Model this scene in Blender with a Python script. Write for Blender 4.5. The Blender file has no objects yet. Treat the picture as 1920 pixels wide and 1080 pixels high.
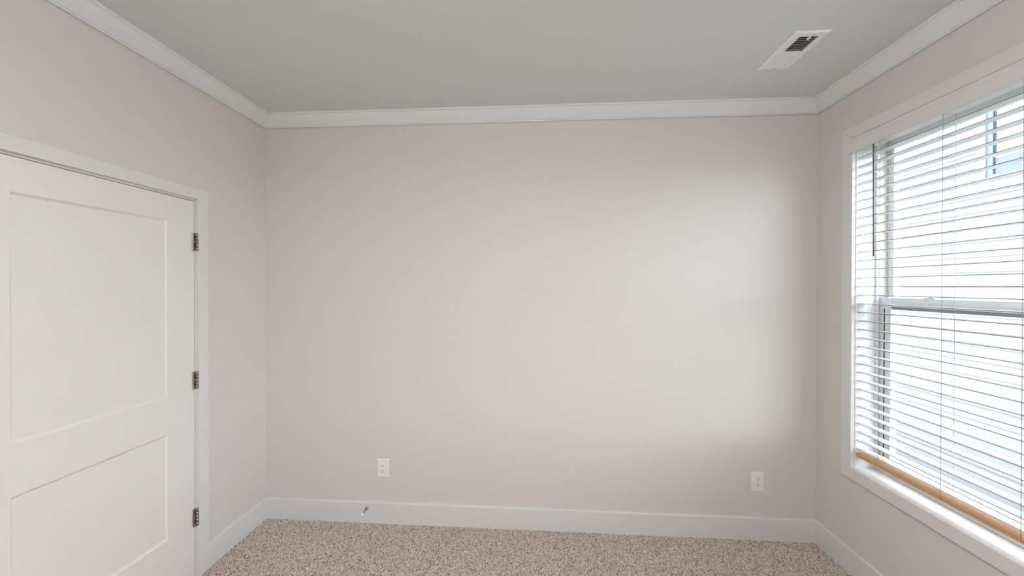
import bpy, bmesh, math, random
import numpy as np
from mathutils import Vector, Matrix

random.seed(7)
scene = bpy.context.scene
C = scene.collection

# ------------------------------------------------------------------ measures
L, R, D, REAR = -1.863, 1.770, 2.409, -1.95      # left, right, back and rear wall planes
H = 2.765                                        # ceiling height
CAM_Z = 1.603

# ------------------------------------------------------------------ camera
yaw, pitch, roll = 0.0638, -0.0040, 0.0019
fw = Vector((-math.sin(yaw)*math.cos(pitch), math.cos(yaw)*math.cos(pitch), math.sin(pitch)))
rt = Vector((math.cos(yaw), math.sin(yaw), 0))
up = rt.cross(fw)
r2 = rt*math.cos(roll) + up*math.sin(roll)
u2 = up*math.cos(roll) - rt*math.sin(roll)
cd = bpy.data.cameras.new('camera'); cam = bpy.data.objects.new('camera', cd); C.objects.link(cam)
cd.sensor_width = 36.0; cd.lens = 682.7/1920*36.0
cd.clip_start = 0.02; cd.clip_end = 200
cam.matrix_world = Matrix(((r2.x, u2.x, -fw.x, 0), (r2.y, u2.y, -fw.y, 0), (r2.z, u2.z, -fw.z, CAM_Z), (0, 0, 0, 1)))
scene.camera = cam

# ------------------------------------------------------------------ light and exposure
SKY = 10.8
LAMP = 114.0
w = bpy.data.worlds.new('overcast_sky'); scene.world = w; w.use_nodes = True
bg = w.node_tree.nodes['Background']
bg.inputs[0].default_value = (0.82, 0.92, 1.04, 1); bg.inputs[1].default_value = SKY
vs = scene.view_settings
vs.view_transform = 'Standard'; vs.look = 'None'; vs.gamma = 1.0; vs.use_curve_mapping = False
vs.exposure = 0.06
scene.cycles.max_bounces = 14; scene.cycles.diffuse_bounces = 10; scene.cycles.transparent_max_bounces = 16

# ------------------------------------------------------------------ materials
def srgb(r, g, b):
    f = lambda c: (c/255/12.92) if c/255 <= .04045 else ((c/255+.055)/1.055)**2.4
    return (f(r), f(g), f(b), 1)

def mat(name, col, rough=.6, metal=0.0, bump=0.0, bscale=200., var=0.0, vscale=8., spec=.5):
    m = bpy.data.materials.new(name); m.use_nodes = True
    nt = m.node_tree; b = nt.nodes['Principled BSDF']
    b.inputs['Base Color'].default_value = col
    b.inputs['Roughness'].default_value = rough; b.inputs['Metallic'].default_value = metal
    b.inputs['Specular IOR Level'].default_value = spec
    tc = nt.nodes.new('ShaderNodeTexCoord')
    if var > 0:
        n = nt.nodes.new('ShaderNodeTexNoise'); n.inputs['Scale'].default_value = vscale; n.inputs['Detail'].default_value = 4
        nt.links.new(tc.outputs['Object'], n.inputs['Vector'])
        mx = nt.nodes.new('ShaderNodeMix'); mx.data_type = 'RGBA'
        mx.inputs[6].default_value = tuple(c*(1-var) for c in col[:3])+(1,)
        mx.inputs[7].default_value = tuple(min(1, c*(1+var)) for c in col[:3])+(1,)
        nt.links.new(n.outputs['Fac'], mx.inputs[0]); nt.links.new(mx.outputs[2], b.inputs['Base Color'])
    if bump > 0:
        n = nt.nodes.new('ShaderNodeTexNoise'); n.inputs['Scale'].default_value = bscale; n.inputs['Detail'].default_value = 3
        nt.links.new(tc.outputs['Object'], n.inputs['Vector'])
        bp = nt.nodes.new('ShaderNodeBump'); bp.inputs['Strength'].default_value = bump; bp.inputs['Distance'].default_value = .002
        nt.links.new(n.outputs['Fac'], bp.inputs['Height']); nt.links.new(bp.outputs['Normal'], b.inputs['Normal'])
    return m

M = {}
M['wall'] = mat('wall_paint', srgb(213, 208, 203), .75, bump=.12, bscale=160, var=.012, vscale=2.5, spec=.25)
M['ceil'] = mat('ceiling_paint', srgb(213, 217, 218), .85, bump=.12, bscale=140, var=.01, vscale=2, spec=.2)
M['trim'] = mat('white_trim_paint', srgb(219, 217, 215), .38, bump=.03, bscale=60, var=.008, vscale=5)
M['crown'] = mat('bright_white_crown_paint', srgb(221, 224, 227), .38, bump=.03, bscale=60, var=.008, vscale=5)
M['door'] = mat('white_door_paint', srgb(226, 223, 220), .42, bump=.05, bscale=90, var=.008, vscale=5)
M['vinyl'] = mat('white_vinyl', srgb(222, 222, 222), .35, var=.008, vscale=9)
M['track'] = mat('beige_vinyl_track', srgb(205, 198, 188), .5, var=.02, vscale=30)
M['seal'] = mat('dark_weatherstrip', srgb(58, 66, 74), .7, var=.1, vscale=60)
M['slat'] = mat('white_slat_finish', srgb(216, 216, 216), .42, var=.008, vscale=12)
M['edge'] = mat('shaded_tan_edge', srgb(122, 108, 96), .6, var=.05, vscale=30)  # tan darkened to carry the backlit look; also draws the rail groove line
M['strip'] = mat('grey_green_strip', srgb(138, 146, 140), .7, var=.06, vscale=40)
M['rail'] = mat('tan_bottom_rail', srgb(206, 165, 122), .5, var=.06, vscale=25)
M['cord'] = mat('backlit_grey_cord', srgb(176, 172, 170), .8, var=.03, vscale=200)  # white cord greyed to show it against the backlight
M['wand'] = mat('clear_grey_wand', srgb(120, 118, 118), .25, var=.03, vscale=40)
M['nickel'] = mat('aged_nickel', srgb(158, 148, 138), .34, metal=.85, var=.1, vscale=90)
M['chrome'] = mat('bright_nickel', srgb(190, 184, 178), .25, metal=1.0, var=.05, vscale=90)
M['dark'] = mat('recess_shade', srgb(34, 32, 32), .9, var=.1, vscale=50)  # near-black colour standing in for shade in gaps, slots and holes
M['duct'] = mat('duct_shade', srgb(52, 58, 66), .9, var=.1, vscale=50)  # dark colour standing in for the shade inside the duct
M['plastic'] = mat('white_plastic', srgb(232, 230, 228), .35, var=.008, vscale=40)
M['rubber'] = mat('white_rubber', srgb(235, 234, 232), .6, var=.02, vscale=90)
M['ventm'] = mat('white_vent_enamel', srgb(234, 236, 236), .4, var=.008, vscale=30)
M['siding'] = mat('greyed_lap_siding', srgb(106, 104, 103), .7, var=.012, vscale=3)  # white siding greyed down so the strong sky does not wash it out
M['htrim'] = mat('greyed_exterior_trim', srgb(118, 117, 117), .6, var=.01, vscale=5)  # white trim greyed down along with the siding
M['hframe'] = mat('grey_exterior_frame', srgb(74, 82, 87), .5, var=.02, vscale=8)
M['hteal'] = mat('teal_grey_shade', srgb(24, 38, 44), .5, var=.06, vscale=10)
M['hshade'] = mat('greyed_roller_shade', srgb(118, 118, 120), .7, var=.01, vscale=10)  # white shade greyed down along with the siding
M['grass'] = mat('lawn_green', srgb(92, 100, 84), .95, bump=.6, bscale=60, var=.25, vscale=6)
M['sub'] = mat('carpet_backing', srgb(184, 167, 155), .95, bump=.6, bscale=400, var=.25, vscale=220)

def glass_mat():
    m = bpy.data.materials.new('window_glass'); m.use_nodes = True
    nt = m.node_tree; nt.nodes.clear()
    o = nt.nodes.new('ShaderNodeOutputMaterial'); mx = nt.nodes.new('ShaderNodeMixShader')
    t = nt.nodes.new('ShaderNodeBsdfTransparent'); t.inputs[0].default_value = (.985, .99, .99, 1)
    g = nt.nodes.new('ShaderNodeBsdfGlossy'); g.inputs['Roughness'].default_value = .02
    lw = nt.nodes.new('ShaderNodeLayerWeight'); lw.inputs[0].default_value = .5
    pw = nt.nodes.new('ShaderNodeMath'); pw.operation = 'POWER'; pw.inputs[1].default_value = 5.0
    f = nt.nodes.new('ShaderNodeMath'); f.operation = 'MULTIPLY_ADD'; f.inputs[1].default_value = .6; f.inputs[2].default_value = .03
    nt.links.new(lw.outputs['Facing'], pw.inputs[0]); nt.links.new(pw.outputs[0], f.inputs[0])
    nt.links.new(f.outputs[0], mx.inputs[0]); nt.links.new(t.outputs[0], mx.inputs[1]); nt.links.new(g.outputs[0], mx.inputs[2])
    nt.links.new(mx.outputs[0], o.inputs[0])
    return m
M['glass'] = glass_mat()

def lamp_mat():
    m = bpy.data.materials.new('frosted_lamp_glass'); m.use_nodes = True
    b = m.node_tree.nodes['Principled BSDF']
    b.inputs['Base Color'].default_value = (.9, .88, .84, 1)
    b.inputs['Emission Color'].default_value = (.98, .985, .985, 1); b.inputs['Emission Strength'].default_value = LAMP
    return m
M['lamp'] = lamp_mat()

def carpet_mat():
    m = bpy.data.materials.new('speckled_carpet'); m.use_nodes = True
    nt = m.node_tree; b = nt.nodes['Principled BSDF']; b.inputs['Roughness'].default_value = .95
    b.inputs['Specular IOR Level'].default_value = .1
    a = nt.nodes.new('ShaderNodeAttribute'); a.attribute_name = 'fleck'
    r = nt.nodes.new('ShaderNodeValToRGB'); r.color_ramp.interpolation = 'LINEAR'
    e = r.color_ramp.elements
    e[0].position = 0.0; e[0].color = srgb(120, 104, 95)
    e[1].position = 1.0; e[1].color = srgb(238, 230, 222)
    for p_, c in ((.18, (164, 149, 140)), (.45, (199, 185, 174)), (.75, (220, 208, 198))):
        x = e.new(p_); x.color = srgb(*c)
    nt.links.new(a.outputs['Fac'], r.inputs[0]); nt.links.new(r.outputs[0], b.inputs['Base Color'])
    return m
M['carpet'] = carpet_mat()

# ------------------------------------------------------------------ mesh helpers
def box(bm, x0, x1, y0, y1, z0, z1, mi=0):
    v = [bm.verts.new(c) for c in ((x0,y0,z0),(x1,y0,z0),(x1,y1,z0),(x0,y1,z0),(x0,y0,z1),(x1,y0,z1),(x1,y1,z1),(x0,y1,z1))]
    for q in ((0,3,2,1),(4,5,6,7),(0,1,5,4),(1,2,6,5),(2,3,7,6),(3,0,4,7)):
        f = bm.faces.new([v[i] for i in q]); f.material_index = mi
    return v

def cyl(bm, p0, p1, r0, r1=None, n=16, mi=0, caps=True):
    r1 = r0 if r1 is None else r1
    p0, p1 = Vector(p0), Vector(p1); d = (p1-p0).normalized()
    a = d.orthogonal().normalized(); b = d.cross(a)
    ring = lambda p, r: [bm.verts.new(p + (a*math.cos(t)+b*math.sin(t))*r) for t in (2*math.pi*i/n for i in range(n))]
    A, B = ring(p0, r0), ring(p1, r1)
    for i in range(n):
        f = bm.faces.new((A[i], A[(i+1)%n], B[(i+1)%n], B[i])); f.smooth = True; f.material_index = mi
    if caps:
        bm.faces.new(A[::-1]).material_index = mi; bm.faces.new(B).material_index = mi

def lathe(bm, o, axis, prof, n=24, mi=0):
    o = Vector(o); d = Vector(axis).normalized(); a = d.orthogonal().normalized(); b = d.cross(a)
    rings = []
    for (r, h) in prof:
        if r < 1e-6: rings.append([bm.verts.new(o + d*h)])
        else: rings.append([bm.verts.new(o + d*h + (a*math.cos(t)+b*math.sin(t))*r) for t in (2*math.pi*i/n for i in range(n))])
    for A, B in zip(rings, rings[1:]):
        for i in range(n):
            j = (i+1) % n
            q = [A[i%len(A)], A[j%len(A)], B[j%len(B)], B[i%len(B)]]
            u = []
            for x in q:
                if x not in u: u.append(x)
            if len(u) > 2:
                f = bm.faces.new(u); f.smooth = True; f.material_index = mi

def prism(bm, pts0, pts1, mi=0):
    """a closed solid between two matching 3D polygons"""
    A = [bm.verts.new(p) for p in pts0]; B = [bm.verts.new(p) for p in pts1]
    n = len(A)
    for i in range(n): bm.faces.new((A[i], A[(i+1)%n], B[(i+1)%n], B[i])).material_index = mi
    bm.faces.new(A[::-1]).material_index = mi; bm.faces.new(B).material_index = mi

def bev(bm, w_=.002, seg=2, angle=40):
    bmesh.ops.recalc_face_normals(bm, faces=bm.faces)
    ed = [e for e in bm.edges if len(e.link_faces) == 2 and e.calc_face_angle(0) > math.radians(angle)]
    if ed: bmesh.ops.bevel(bm, geom=ed, offset=w_, segments=seg, profile=.5, affect='EDGES', clamp_overlap=True)

def obj(name, bm, material, parent=None, kind=None, label=None, cat=None, group=None):
    bmesh.ops.recalc_face_normals(bm, faces=bm.faces)
    me = bpy.data.meshes.new(name); bm.to_mesh(me); bm.free()
    for m in (material if isinstance(material, (list, tuple)) else [material]): me.materials.append(m)
    o = bpy.data.objects.new(name, me); C.objects.link(o)
    if parent is not None:
        o.parent = parent; o.location = -Vector(world_of(parent))
    for k, v in (('kind', kind), ('label', label), ('category', cat), ('group', group)):
        if v: o[k] = v
    return o

def world_of(o):
    p = Vector(o.location)
    while o.parent is not None:
        o = o.parent; p = p + Vector(o.location)
    return p

def empty(name, loc, kind=None, label=None, cat=None, group=None):
    o = bpy.data.objects.new(name, None); C.objects.link(o); o.location = loc; o.empty_display_size = .05
    for k, v in (('kind', kind), ('label', label), ('category', cat), ('group', group)):
        if v: o[k] = v
    return o
B = bmesh.new

# ================================================================== ROOM SHELL
WT = .14
# openings
DY0, DY1, DZ = 1.026, 1.8905, 2.0745             # door frame inside faces (y) and head height
WY0, WY1, WZ0, WZ1 = 1.020, 2.139, .598, 2.428   # window opening

bm = B(); box(bm, L-WT, R+WT, REAR-WT, D+WT, -.12, -.009)
obj('floor', bm, M['sub'], kind='structure', label='speckled taupe carpeted floor of the empty room')
bm = B(); box(bm, L-WT, R+WT, REAR-WT, D+WT, H, H+.14)
obj('ceiling', bm, M['ceil'], kind='structure', label='flat pale grey painted ceiling with one vent')
bm = B(); box(bm, L-WT, R+WT, D, D+WT, -.009, H)
obj('wall_back', bm, M['wall'], kind='structure', label='wide bare greige wall facing the camera')
bm = B(); box(bm, L-WT, R+WT, REAR-WT, REAR, -.009, H)
obj('wall_rear', bm, M['wall'], kind='structure', label='greige wall behind the camera')
bm = B()
box(bm, L-WT, L, REAR, DY0-.02, -.009, H); box(bm, L-WT, L, DY1+.02, D, -.009, H); box(bm, L-WT, L, DY0-.02, DY1+.02, DZ+.02, H)
obj('wall_left', bm, M['wall'], kind='structure', label='greige wall around the white panel door')
RW = R+.20
bm = B()
V0, V1 = -1.62, -.40                             # added daylight window in this wall, unseen behind the camera
box(bm, R, RW, REAR, V0-.012, -.009, H); box(bm, R, RW, V1+.012, WY0-.012, -.009, H); box(bm, R, RW, WY1+.012, D, -.009, H)
box(bm, R, RW, V0-.012, V1+.012, -.009, WZ0-.012); box(bm, R, RW, V0-.012, V1+.012, WZ1+.012, H)
box(bm, R, RW, WY0-.012, WY1+.012, -.009, WZ0-.012); box(bm, R, RW, WY0-.012, WY1+.012, WZ1+.012, H)
obj('wall_right', bm, M['wall'], kind='structure', label='shaded greige wall around the window')

# ---- baseboards: eased flat board
BH, BT = .1375, .014
def base_prof(): return [(0, -.009), (BT, -.009), (BT, BH-.004), (BT-.0012, BH-.0012), (BT-.004, BH), (0, BH)]
def run_x(bm, prof, x0, x1, wall_y, s):     # board on a wall y = const; s = -1 sticks out to -y
    prism(bm, [(x0, wall_y+s*a, z) for a, z in prof], [(x1, wall_y+s*a, z) for a, z in prof])
def run_y(bm, prof, y0, y1, wall_x, s):
    prism(bm, [(wall_x+s*a, y0, z) for a, z in prof], [(wall_x+s*a, y1, z) for a, z in prof])
CW, CT = .0575, .017                         # casing width and thickness
bm = B(); run_x(bm, base_prof(), L+BT, R-BT, D, -1)
obj('baseboard_back', bm, M['trim'], kind='structure', label='white baseboard along the back wall')
bm = B(); run_y(bm, base_prof(), DY1+CW, D, L, 1); run_y(bm, base_prof(), REAR+BT, DY0-CW, L, 1)
obj('baseboard_left', bm, M['trim'], kind='structure', label='white baseboard between door casing and corner')
bm = B(); run_y(bm, base_prof(), REAR+BT, D, R, -1)
obj('baseboard_right', bm, M['trim'], kind='structure', label='white baseboard under the window')
bm = B(); run_x(bm, base_prof(), L, R, REAR, 1)
obj('baseboard_rear', bm, M['trim'], kind='structure', label='white baseboard behind the camera')

# ---- crown moulding with mitred ends: (projection, drop)
CZ = 2.690
dp = H-CZ
crown = [(0, CZ+.010), (.0042, CZ+.010), (.0042, CZ), (.0085, CZ), (.0095, CZ+.006), (.016, CZ+.0085)]
for i in range(1, 7):                        # shallow cove up to the lip
    t = i/7; a = .016+(.060-.016)*t; z = CZ+.0085+(dp-.0085-.010)*t
    crown.append((a + .004*math.sin(math.pi*t), z - .004*math.sin(math.pi*t)*-1*0 ))
crown += [(.062, H-.010), (.070, H-.0085), (.0735, H-.004), (.0735, H), (0, H)]
def crown_run(name, A, Bp, nrm, label):
    A, Bp, nrm = Vector(A), Vector(Bp), Vector(nrm); d = (Bp-A).normalized()
    bm = B()
    prism(bm, [A + nrm*a + d*a + Vector((0,0,z)) for a, z in crown], [Bp + nrm*a - d*a + Vector((0,0,z)) for a, z in crown])
    obj(name, bm, M['crown'], kind='structure', label=label)
crown_run('trim_1', (L, REAR, 0), (L, D, 0), (1,0,0), 'white crown moulding above the door wall')
crown_run('trim_2', (L, D, 0), (R, D, 0), (0,-1,0), 'white crown moulding above the back wall')
crown_run('trim_3', (R, D, 0), (R, REAR, 0), (-1,0,0), 'white crown moulding above the window wall')
crown_run('trim_4', (R, REAR, 0), (L, REAR, 0), (0,1,0), 'white crown moulding above the rear wall')

# ---- carpet pile
def carpet():
    rng = np.random.default_rng(3)
    s = .0045
    xs = np.arange(L+BT*.6, R-BT*.6, s); ys = np.arange(1.70, D-BT*.6, s)
    X, Y = np.meshgrid(xs, ys); n = X.size
    X = X.ravel()+rng.uniform(-.002, .002, n); Y = Y.ravel()+rng.uniform(-.002, .002, n)
    r = rng.uniform(.0028, .0040, n); h = rng.uniform(-.0035, .0012, n); a = rng.uniform(0, 6.28, n)
    V = np.zeros((n, 9, 3))
    for k in range(4):
        V[:, k, 0] = X+np.cos(a+k*math.pi/2)*r; V[:, k, 1] = Y+np.sin(a+k*math.pi/2)*r; V[:, k, 2] = -.009
        V[:, k+4, 0] = X+np.cos(a+.5+k*math.pi/2)*r*.85; V[:, k+4, 1] = Y+np.sin(a+.5+k*math.pi/2)*r*.85; V[:, k+4, 2] = h-.0022
    V[:, 8, 0] = X+rng.uniform(-.0015, .0015, n); V[:, 8, 1] = Y+rng.uniform(-.0015, .0015, n); V[:, 8, 2] = h
    F = []
    for k in range(4):
        j = (k+1) % 4
        F += [(k, j, 4+k), (j, 4+j, 4+k), (4+k, 4+j, 8)]
    F = np.array(F); T = (F[None, :, :] + (np.arange(n)*9)[:, None, None]).reshape(-1, 3)
    me = bpy.data.meshes.new('carpet_pile')
    me.vertices.add(n*9); me.vertices.foreach_set('co', V.ravel())
    m = len(T); me.loops.add(m*3); me.loops.foreach_set('vertex_index', T.ravel().astype(np.int32))
    me.polygons.add(m); me.polygons.foreach_set('loop_start', np.arange(0, m*3, 3, dtype=np.int32))
    me.update(calc_edges=True)
    # yarn shade of each tuft: random with a slow drift
    g = rng.random(n)
    fl = np.clip(.46 + .22*rng.standard_normal(n) - .35*(g < .10) + .28*(g > .93), 0, 1)
    at = me.attributes.new('fleck', 'FLOAT', 'POINT'); at.data.foreach_set('value', np.repeat(fl, 9).astype(np.float32))
    me.materials.append(M['carpet'])
    o = bpy.data.objects.new('carpet_pile', me); C.objects.link(o)
    o['kind'] = 'stuff'; o['label'] = 'short speckled taupe carpet pile covering the floor'; o['category'] = 'carpet'
carpet()

# ================================================================== DOOR
door = empty('door_1', (L, (DY0+DY1)/2, 0), kind='structure', label='white two panel door with three hinges on its right')
FX = L-.001                                   # room face of the slab
SY0, SY1, SZ0, SZ1 = DY0+.003, DY1-.0110, .012, 2.0645
TH = .035
PY0, PY1 = SY0+.150, SY1-.1465
U0, U1, W0, W1 = 1.034, 1.938, .309, .846      # upper and lower panel heights
def member(name, y0, y1, z0, z1):
    bm = B(); box(bm, FX-TH, FX, y0, y1, z0, z1); bev(bm, .0006, 1); return obj(name, bm, M['door'], door)
member('stile', SY0, PY0, SZ0, SZ1); member('stile', PY1, SY1, SZ0, SZ1)
member('rail', PY0, PY1, SZ0, W0); member('rail', PY0, PY1, W1, U0); member('rail', PY0, PY1, U1, SZ1)
def panel(z0, z1):
    bm = B(); s, d = .0055, .009
    fr = [(PY0, z0), (PY1, z0), (PY1, z1), (PY0, z1)]; inn = [(PY0+s, z0+.010), (PY1-s, z0+.010), (PY1-s, z1-.009), (PY0+s, z1-.009)]
    # quirk step, then sloped sticking down to a flat field
    a = [bm.verts.new((FX-.0015, y, z)) for y, z in fr]; b = [bm.verts.new((FX-d, y, z)) for y, z in inn]
    c = [bm.verts.new((FX-TH+.002, y, z)) for y, z in fr]
    for i in range(4):
        j = (i+1) % 4
        bm.faces.new((a[i], a[j], b[j], b[i])); bm.faces.new((a[i], c[i], c[j], a[j]))
    bm.faces.new(b); bm.faces.new(c[::-1])
    obj('panel', bm, M['door'], door)
panel(W0, W1); panel(U0, U1)
# jambs (wall lining) and the dark sheet behind the door gap
for nm, a in (('jamb', (DY1, DY1+.02, 0, DZ+.02)), ('jamb', (DY0-.02, DY0, 0, DZ+.02)), ('jamb', (DY0, DY1, DZ, DZ+.02))):
    bm = B()
    y0, y1, z0, z1 = a
    # hinge side carries a small reveal so that a bright strip shows beside the gap
    box(bm, L-WT, L-.0005, y0, y1, z0, z1); obj(nm, bm, M['trim'], door)
bm = B(); box(bm, L-.0012-.03, L-.0012, SY1+.0045, DY1, .0, DZ); box(bm, L-.0012-.03, L-.0012, SY0, SY1+.0045, SZ1+.0035, DZ)
obj('jamb_reveal', bm, M['trim'], door)
bm = B(); box(bm, L-.052, L-.038, SY0, SY1+.003, .002, SZ1+.004)
obj('gap_shade_sheet', bm, M['dark'], door)  # dark sheet behind the slab paints the shade of the door gap
# casing, mitred
def casing_x(wall_x, s, y0, y1, z0, z1, sides, parent, thick=CT, wd=CW):
    """boards round an opening (y0..y1, z0..z1) on a wall x = const, sticking out by s*thick"""
    P = {'l': [(y0, z0), (y0-wd, z0-(wd if 'b' in sides else 0)), (y0-wd, z1+wd), (y0, z1)],
         'r': [(y1, z0), (y1+wd, z0-(wd if 'b' in sides else 0)), (y1+wd, z1+wd), (y1, z1)],
         't': [(y0, z1), (y0-wd, z1+wd), (y1+wd, z1+wd), (y1, z1)],
         'b': [(y0, z0), (y0-wd, z0-wd), (y1+wd, z0-wd), (y1, z0)]}
    for k in sides:
        bm = B()
        prism(bm, [(wall_x, y, z) for y, z in P[k]], [(wall_x+s*thick, y, z) for y, z in P[k]]); bev(bm, .0012, 1, 80)
        obj('casing', bm, M['trim'], parent)
casing_x(L, 1, DY0, DY1, -.009, DZ+.003, 'lrt', door)
# hinges
for zc in (1.8445, 1.0865, .3335):
    bm = B(); hh = .0485
    box(bm, L+.0015, L+.0045, 1.8655, 1.8835, zc-hh, zc+hh); bev(bm, .0012, 1)
    hg = obj('hinge', bm, M['nickel'], door)
    for k in range(5):
        z0 = zc-hh+.001+k*(2*hh-.002)/5
        bm = B(); cyl(bm, (L+.0085, 1.8855, z0+.0005), (L+.0085, 1.8855, z0+(2*hh-.002)/5-.0005), .0062, n=14)
        obj('knuckle', bm, M['nickel'], hg)
    for dz in (.021, -.021):
        bm = B(); box(bm, L+.0035, L+.0052, 1.8735, 1.8785, zc+dz-.011, zc+dz+.011)
        obj('slot_shade', bm, M['dark'], hg)  # dark block on the leaf stands in for shade in its slot
# knob at the far (latch) side, its edge just touching the frame
bm = B(); lathe(bm, (FX, 1.0905, .935), (1,0,0), [(0, 0), (.031, 0), (.032, .004), (.027, .009), (.013, .011), (.012, .030), (.020, .036), (.0268, .047), (.0268, .056), (.021, .064), (0, .067)])
obj('knob', bm, M['chrome'], door)

# ================================================================== WINDOW
win = empty('window_1', (R, (WY0+WY1)/2, WZ0), kind='structure', label='white double hung window behind open slat blinds')
casing_x(R, -1, WY0, WY1, WZ0, WZ1, 'lrtb', win, wd=.0625)
IX = 1.876                                    # where lining meets vinyl frame
for a in ((WY1, WY1+.012, WZ0-.012, WZ1+.012), (WY0-.012, WY0, WZ0-.012, WZ1+.012), (WY0, WY1, WZ1, WZ1+.012)):
    bm = B(); box(bm, R-.0005, IX, *a); obj('jamb', bm, M['trim'], win)
bm = B(); box(bm, R-.0005, IX, WY0, WY1, WZ0-.012, WZ0); obj('window_sill', bm, M['trim'], win)
# a slim bead where lining meets casing
bm = B()
box(bm, R+.004, R+.009, WY1-.0025, WY1, WZ0, WZ1); box(bm, R+.004, R+.009, WY0, WY0+.0025, WZ0, WZ1)
obj('bead', bm, M['trim'], win)
FO = R+.21
FY0, FY1, FZ0, FZ1 = WY0+.012, WY1-.012, WZ0+.030, WZ1-.025
def ring(bm, x0, x1, oy0, oy1, oz0, oz1, iy0, iy1, iz0, iz1):
    box(bm, x0, x1, oy0, iy0, oz0, oz1); box(bm, x0, x1, iy1, oy1, oz0, oz1)
    box(bm, x0, x1, iy0, iy1, oz0, iz0); box(bm, x0, x1, iy0, iy1, iz1, oz1)
bm = B()
ring(bm, IX, IX+.012, WY0-.012, WY1+.012, WZ0-.012, WZ1+.012, FY0, FY1, FZ0, FZ1)
obj('window_frame', bm, M['vinyl'], win)
bm = B()
ring(bm, IX+.012, FO, WY0-.012, WY1+.012, WZ0-.012, WZ1+.012, FY0-.001, FY1+.001, FZ0-.001, FZ1+.001)
obj('sash_track', bm, M['track'], win)
MZ0, MZ1 = 1.500, 1.546                        # meeting rail
def sash(name, x0, x1, z0, z1, st, bot, top, bevw=.003):
    bm = B()
    ring(bm, x0, x1, FY0+.001, FY1-.001, z0, z1, FY0+st, FY1-st, z0+bot, z1-top)
    o = obj(name, bm, M['vinyl'], win)
    xm = (x0+x1)/2
    bm = B(); box(bm, xm-.003, xm+.003, FY0+st, FY1-st, z0+bot, z1-top); obj('pane', bm, M['glass'], o)
    return o
us = sash('upper_sash', 1.930, 1.960, MZ0-.004, FZ1, .034, .040, .045)
ls = sash('lower_sash', 1.893, 1.923, FZ0, MZ1, .060, .058, .046)
# weatherstrip down the lower sash stile; grey-green strip under its meeting rail
bm = B(); box(bm, 1.8915, 1.8935, FY1-.0275, FY1-.0225, FZ0+.055, MZ0-.012); box(bm, 1.8915, 1.8935, FY0+.0225, FY0+.0275, FZ0+.055, MZ0-.012)
obj('weatherstrip', bm, M['seal'], ls)
bm = B(); box(bm, 1.899, 1.917, FY0+.0605, FY1-.0605, MZ0-.016, MZ0+.001)
obj('under_rail_strip', bm, M['strip'], ls)
bm = B(); box(bm, 1.890, 1.897, FY0+.06, FY1-.06, FZ0+.034, FZ0+.048); bev(bm, .002, 2)
obj('lift_rail', bm, M['vinyl'], ls)
for yc in (1.88, 1.28):
    bm = B(); box(bm, 1.893, 1.921, yc-.026, yc+.026, MZ1, MZ1+.006); bev(bm, .002, 2)
    cyl(bm, (1.907, yc, MZ1+.004), (1.907, yc, MZ1+.014), .010, n=14)
    lk = obj('sash_lock', bm, M['vinyl'], ls)
    bm = B(); prism(bm, [(1.888, yc-.024, MZ1+.009), (1.896, yc-.026, MZ1+.009), (1.913, yc+.004, MZ1+.009), (1.905, yc+.008, MZ1+.009)],
                    [(1.888, yc-.024, MZ1+.016), (1.896, yc-.026, MZ1+.016), (1.913, yc+.004, MZ1+.016), (1.905, yc+.008, MZ1+.016)])
    obj('lock_lever', bm, M['vinyl'], lk)
for yc in (FY1-.028, FY0+.028):
    bm = B(); box(bm, 1.894, 1.912, yc-.018, yc+.018, MZ1, MZ1+.004); bev(bm, .001, 1); obj('tilt_latch', bm, M['vinyl'], ls)

# added second window, out of view, brings fill daylight to the left wall
added_win = empty('added_window', (R, (V0+V1)/2, WZ0), kind='structure', label='added white double hung window behind the camera for fill daylight')
casing_x(R, -1, V0, V1, WZ0, WZ1, 'lrtb', added_win, wd=.0625)
for a in ((V1, V1+.012, WZ0-.012, WZ1+.012), (V0-.012, V0, WZ0-.012, WZ1+.012), (V0, V1, WZ1, WZ1+.012)):
    bm = B(); box(bm, R-.0005, IX, *a); obj('jamb', bm, M['trim'], added_win)
bm = B(); box(bm, R-.0005, IX, V0, V1, WZ0-.012, WZ0); obj('window_sill', bm, M['trim'], added_win)
bm = B(); ring(bm, IX, FO, V0-.012, V1+.012, WZ0-.012, WZ1+.012, V0+.012, V1-.012, FZ0, FZ1); obj('window_frame', bm, M['vinyl'], added_win)
for nm, x0, x1, z0, z1 in (('upper_sash', 1.930, 1.960, MZ0-.004, FZ1), ('lower_sash', 1.893, 1.923, FZ0, MZ1)):
    bm = B(); ring(bm, x0, x1, V0+.013, V1-.013, z0, z1, V0+.06, V1-.06, z0+.05, z1-.045); sh = obj(nm, bm, M['vinyl'], added_win)
    bm = B(); box(bm, (x0+x1)/2-.003, (x0+x1)/2+.003, V0+.06, V1-.06, z0+.05, z1-.045); obj('pane', bm, M['glass'], sh)

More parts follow.
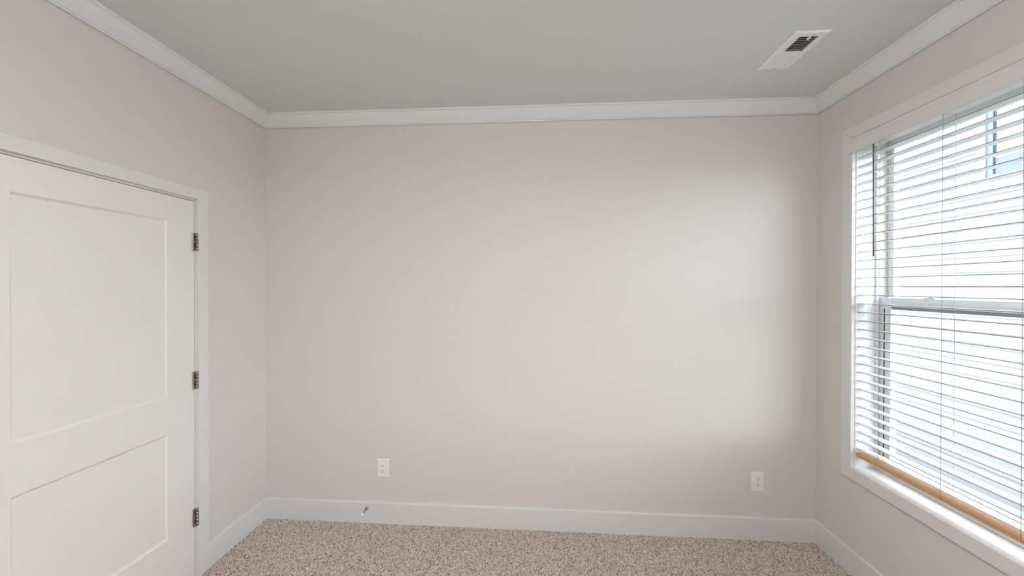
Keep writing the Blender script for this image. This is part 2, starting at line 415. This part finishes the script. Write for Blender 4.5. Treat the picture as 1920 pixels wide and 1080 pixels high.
# ================================================================== BLIND
blind = empty('window_blind', (R, (WY0+WY1)/2, .664), label='white horizontal slat window blind with tan bottom rail, slats open', cat='blind')
BY0, BY1 = WY0+.006, WY1-.006
SX0, SX1 = 1.779, 1.829
PITCH = .0472
def slat_mesh():
    bm = B(); t = .0026
    # slightly crowned cross-section
    prof_t = [(SX0, 0), (SX0+.012, .0012), ((SX0+SX1)/2, .0017), (SX1-.012, .0012), (SX1, 0)]
    pr = [(x, z+t/2) for x, z in prof_t] + [(x, z-t/2) for x, z in prof_t[::-1]]
    A = [bm.verts.new((x, BY0, z)) for x, z in pr]; Bv = [bm.verts.new((x, BY1, z)) for x, z in pr]
    n = len(pr)
    for i in range(n):
        f = bm.faces.new((A[i], A[(i+1)%n], Bv[(i+1)%n], Bv[i]))
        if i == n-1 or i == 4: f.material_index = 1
    bm.faces.new(A[::-1]); bm.faces.new(Bv)
    return bm
first = None
slats_z = [1.6065 + PITCH*k for k in range(-19, 17)]
for z in slats_z:
    if first is None:
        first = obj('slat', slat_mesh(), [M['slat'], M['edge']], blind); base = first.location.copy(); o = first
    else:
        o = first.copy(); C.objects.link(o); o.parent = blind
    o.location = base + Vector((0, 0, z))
bm = B(); box(bm, SX0-.001, SX1+.001, BY0, BY1, .6645, .6885); bev(bm, .002, 2)
br = obj('bottom_rail', bm, M['rail'], blind)
bm = B(); box(bm, SX0-.0016, SX0, BY0+.003, BY1-.003, .6755, .6772); obj('rail_groove', bm, M['edge'], br)
bm = B(); box(bm, SX0-.006, SX1+.004, BY0, BY1, 2.372, 2.424); bev(bm, .002, 2); obj('headrail', bm, M['slat'], blind)
# valance with returned ends and a small moulded profile
vx = 1.741
bm = B()
pv = [(vx, 2.349), (vx, 2.400), (vx+.003, 2.405), (vx+.001, 2.411), (vx+.001, 2.421), (vx+.011, 2.423), (vx+.011, 2.349)]
prism(bm, [(x, WY0-.021, z) for x, z in pv], [(x, WY1+.021, z) for x, z in pv])
val = obj('valance', bm, M['trim'], blind)
for LY in (2.004, 1.712, 1.447, 1.155):
    bm = B()
    for x in (SX0-.0012, SX1+.0012): cyl(bm, (x, LY, .672), (x, LY, 2.375), .0010, n=6)
    for z in slats_z:
        cyl(bm, (SX0-.0012, LY, z-.0022), (SX1+.0012, LY, z-.0022), .0006, n=5)
    obj('ladder_cord', bm, M['cord'], blind)
bm = B(); cyl(bm, (1.772, 2.0295, 1.765), (1.772, 2.0335, 2.372), .0035, n=10)
wd = obj('tilt_wand', bm, M['wand'], blind)
bm = B(); cyl(bm, (1.772, 2.0335, 2.352), (1.772, 2.0335, 2.372), .005, n=10); obj('wand_hook', bm, M['cord'], wd)

# ================================================================== OUTLETS
def outlet(xc, zc, label):
    t = empty('wall_outlet', (xc, D, zc-.0615), label=label, cat='outlet', group='wall outlets low on the back wall')
    bm = B(); W, Hh = .0385, .0615
    a = [(xc-W, zc-Hh), (xc+W, zc-Hh), (xc+W, zc+Hh), (xc-W, zc+Hh)]; s = .0035
    b = [(xc-W+s, zc-Hh+s), (xc+W-s, zc-Hh+s), (xc+W-s, zc+Hh-s), (xc-W+s, zc+Hh-s)]
    va = [bm.verts.new((x, D-.0002, z)) for x, z in a]; vm = [bm.verts.new((x, D-.003, z)) for x, z in a]; vb = [bm.verts.new((x, D-.0065, z)) for x, z in b]
    for i in range(4):
        j = (i+1) % 4
        bm.faces.new((va[i], va[j], vm[j], vm[i])); bm.faces.new((vm[i], vm[j], vb[j], vb[i]))
    bm.faces.new(vb); bm.faces.new(va[::-1])
    obj('cover_plate', bm, M['plastic'], t)
    for dz in (.0185, -.0205):
        bm = B(); z = zc+dz
        pts = []
        for i in range(24):                    # round face with flat top and bottom
            an = 2*math.pi*i/24; pts.append((xc+.0168*math.cos(an), z+max(-.0135, min(.0135, .0168*math.sin(an)))))
        prism(bm, [(x, D-.006, q) for x, q in pts], [(x, D-.0085, q) for x, q in pts]); bev(bm, .0005, 1, 60)
        f = obj('receptacle', bm, M['plastic'], t)
        bm = B()
        box(bm, xc-.0075, xc-.0050, D-.0090, D-.0080, z-.0005, z+.0085); box(bm, xc+.0050, xc+.0075, D-.0090, D-.0080, z+.0005, z+.0080)
        cyl(bm, (xc, D-.0080, z-.0065), (xc, D-.0090, z-.0065), .0030, n=12)
        obj('socket_slots', bm, M['dark'], f)
    bm = B(); cyl(bm, (xc, D-.006, zc-.001), (xc, D-.0078, zc-.001), .003, n=12); obj('screw', bm, M['plastic'], t)
outlet(-1.0300, .3705, 'white duplex wall outlet above the metal door stop')
outlet(1.4130, .3645, 'white duplex wall outlet near the window corner')

# ================================================================== DOOR STOP
sx, sz = -1.1370, .0985
t = empty('door_stop', (sx, D-BT, sz-.012), label='small metal door stop with white tip on the back baseboard', cat='door stop')
bm = B(); lathe(bm, (sx, D-BT, sz), (0,-1,0), [(0, 0), (.0115, 0), (.0120, .002), (.0105, .006), (.006, .009), (0, .010)], n=20); obj('base', bm, M['nickel'], t)
bm = B(); cyl(bm, (sx, D-BT-.006, sz), (sx+.001, D-BT-.062, sz-.001), .0054, n=14); obj('rod', bm, M['chrome'], t)
bm = B(); lathe(bm, (sx+.001, D-BT-.060, sz-.001), (0,-1,0), [(0, 0), (.0068, 0), (.0074, .003), (.0074, .012), (.0060, .0155), (0, .017)], n=18); obj('rubber_tip', bm, M['rubber'], t)

# ================================================================== CEILING VENT
VX0, VX1, VY0, VY1 = 1.179, 1.333, 1.733, 2.021
t = empty('ceiling_vent', ((VX0+VX1)/2, (VY0+VY1)/2, H), label='white rectangular ceiling vent with dark louver gaps near the window', cat='vent')
cx0, cx1, cy0, cy1 = 1.2135, 1.2985, 1.762, 1.990
vz = H-.009
bm = B()
def slope_ring(bm):
    o_ = [(VX0, VY0), (VX1, VY0), (VX1, VY1), (VX0, VY1)]; m_ = [(VX0+.006, VY0+.006), (VX1-.006, VY0+.006), (VX1-.006, VY1-.006), (VX0+.006, VY1-.006)]
    i_ = [(cx0, cy0), (cx1, cy0), (cx1, cy1), (cx0, cy1)]
    rings = [[bm.verts.new((x, y, z)) for x, y in q] for q, z in ((o_, H-.0003), (o_, H-.0025), (m_, vz), (i_, vz), (i_, H-.0003))]
    for A, Bq in zip(rings, rings[1:]):
        for i in range(4): bm.faces.new((A[i], A[(i+1)%4], Bq[(i+1)%4], Bq[i]))
slope_ring(bm); obj('flange', bm, M['ventm'], t)
bm = B(); box(bm, cx0-.004, cx1+.004, cy0-.004, cy1+.004, H-.0012, H-.0004); obj('duct_backing', bm, M['duct'], t)  # no hole here: dark plate paints the shade behind the louvers
ym = (cy0+cy1)/2
def louver(yb, lean):
    bm = B(); th = .0007; h = .0072
    y1 = yb+lean
    prism(bm, [(cx0, yb-th, vz-.0006), (cx0, yb+th, vz-.0006), (cx0, y1+th, vz+h), (cx0, y1-th, vz+h)],
          [(cx1, yb-th, vz-.0006), (cx1, yb+th, vz-.0006), (cx1, y1+th, vz+h), (cx1, y1-th, vz+h)])
    obj('louver', bm, M['ventm'], t)
n = 9
for k in range(n):
    p_ = (ym-cy0)/n
    louver(cy0+p_*(k+.25), .0085)
    louver(ym+p_*(k+.95), -.0115)
bm = B(); box(bm, cx0, cx1, ym-.0015, ym+.0015, vz-.0006, H-.001); obj('divider', bm, M['ventm'], t)
bm = B(); box(bm, 1.254, 1.262, cy0-.002, cy0+.016, vz-.008, vz+.001); bev(bm, .001, 1); obj('damper_lever', bm, M['ventm'], t)
for yy in (VY1-.010,):
    bm = B(); lathe(bm, (1.256, yy, vz+.0003), (0,0,-1), [(.0035, -.001), (.0035, .0008), (.002, .0015), (0, .0016)], n=12); obj('screw', bm, M['seal'], t)

# ================================================================== CEILING LAMP (behind the frame)
lx, ly = -.05, -.10
t = empty('ceiling_lamp', (lx, ly, H), label='round frosted glass semi flush ceiling lamp above the camera', cat='lamp')
bm = B(); lathe(bm, (lx, ly, H), (0,0,-1), [(0, 0), (.065, 0), (.068, .006), (.060, .018), (.012, .022), (.010, .150), (0, .150)], n=32); obj('canopy', bm, M['chrome'], t)
bm = B(); lathe(bm, (lx, ly, H-.135), (0,0,-1), [(0, 0), (.10, .002), (.155, .008), (.165, .015), (.160, .035), (.145, .058), (.115, .078), (.07, .093), (.03, .099), (0, .100)], n=40); obj('glass_shade', bm, M['lamp'], t)
bm = B(); lathe(bm, (lx, ly, H-.234), (0,0,-1), [(0, 0), (.010, 0), (.011, .004), (.006, .010), (0, .012)], n=16); obj('finial', bm, M['chrome'], t)

# ================================================================== OUTSIDE
GZ = -.85
bm = B(); box(bm, RW-.05, 90, -70, 70, GZ-.2, GZ)
obj('ground', bm, M['grass'], kind='structure', label='green lawn between the two houses')
HX = 5.30
house = empty('neighbor_house', (HX, 3, GZ), label='white lap sided house outside the window', cat='house')
HY0, HY1 = 1.2, 13.0
NW = dict(y0=3.62, y1=4.64, z0=2.885, z1=4.40)          # window hole
E_ = .1787
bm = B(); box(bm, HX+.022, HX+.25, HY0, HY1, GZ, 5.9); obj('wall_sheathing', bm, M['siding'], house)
proto = {}
def board(y0, y1, z):
    key = (round(y0, 3), round(y1, 3))
    if key not in proto:
        bm = B()
        pr = [(HX-.004, 0), (HX+.022, 0), (HX+.022, E_+.02), (HX+.014, E_+.02), (HX+.010, E_)]
        prism(bm, [(x, y0, q) for x, q in pr], [(x, y1, q) for x, q in pr])
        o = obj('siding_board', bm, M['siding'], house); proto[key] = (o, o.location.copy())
    else:
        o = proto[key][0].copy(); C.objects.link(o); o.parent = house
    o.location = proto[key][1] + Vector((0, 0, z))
z = 1.788-E_*14
while z < 5.7:
    if z+E_ > NW['z0']-.020 and z < NW['z1']+.09:
        board(HY0, NW['y0']-.085, z); board(NW['y1']+.085, HY1, z)
    else: board(HY0, HY1, z)
    z += E_
y0, y1, z0, z1 = NW['y0'], NW['y1'], NW['z0'], NW['z1']
tw = .085
for a in ((y0-tw, y0, z0-.024, z1+tw), (y1, y1+tw, z0-.024, z1+tw), (y0, y1, z1, z1+tw)):
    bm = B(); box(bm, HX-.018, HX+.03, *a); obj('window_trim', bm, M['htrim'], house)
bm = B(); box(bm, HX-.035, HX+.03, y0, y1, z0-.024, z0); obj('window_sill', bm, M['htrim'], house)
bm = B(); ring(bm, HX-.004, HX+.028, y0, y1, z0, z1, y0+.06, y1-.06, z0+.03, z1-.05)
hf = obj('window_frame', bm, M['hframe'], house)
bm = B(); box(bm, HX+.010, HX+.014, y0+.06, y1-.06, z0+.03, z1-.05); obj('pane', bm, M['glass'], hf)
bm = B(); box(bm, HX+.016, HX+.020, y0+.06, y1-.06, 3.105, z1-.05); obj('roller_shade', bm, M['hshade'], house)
bm = B(); box(bm, HX+.016, HX+.019, y0+.06, y1-.06, z0+.03, 3.105); obj('teal_panel', bm, M['hteal'], house)  # flat teal sheet behind the lower glass
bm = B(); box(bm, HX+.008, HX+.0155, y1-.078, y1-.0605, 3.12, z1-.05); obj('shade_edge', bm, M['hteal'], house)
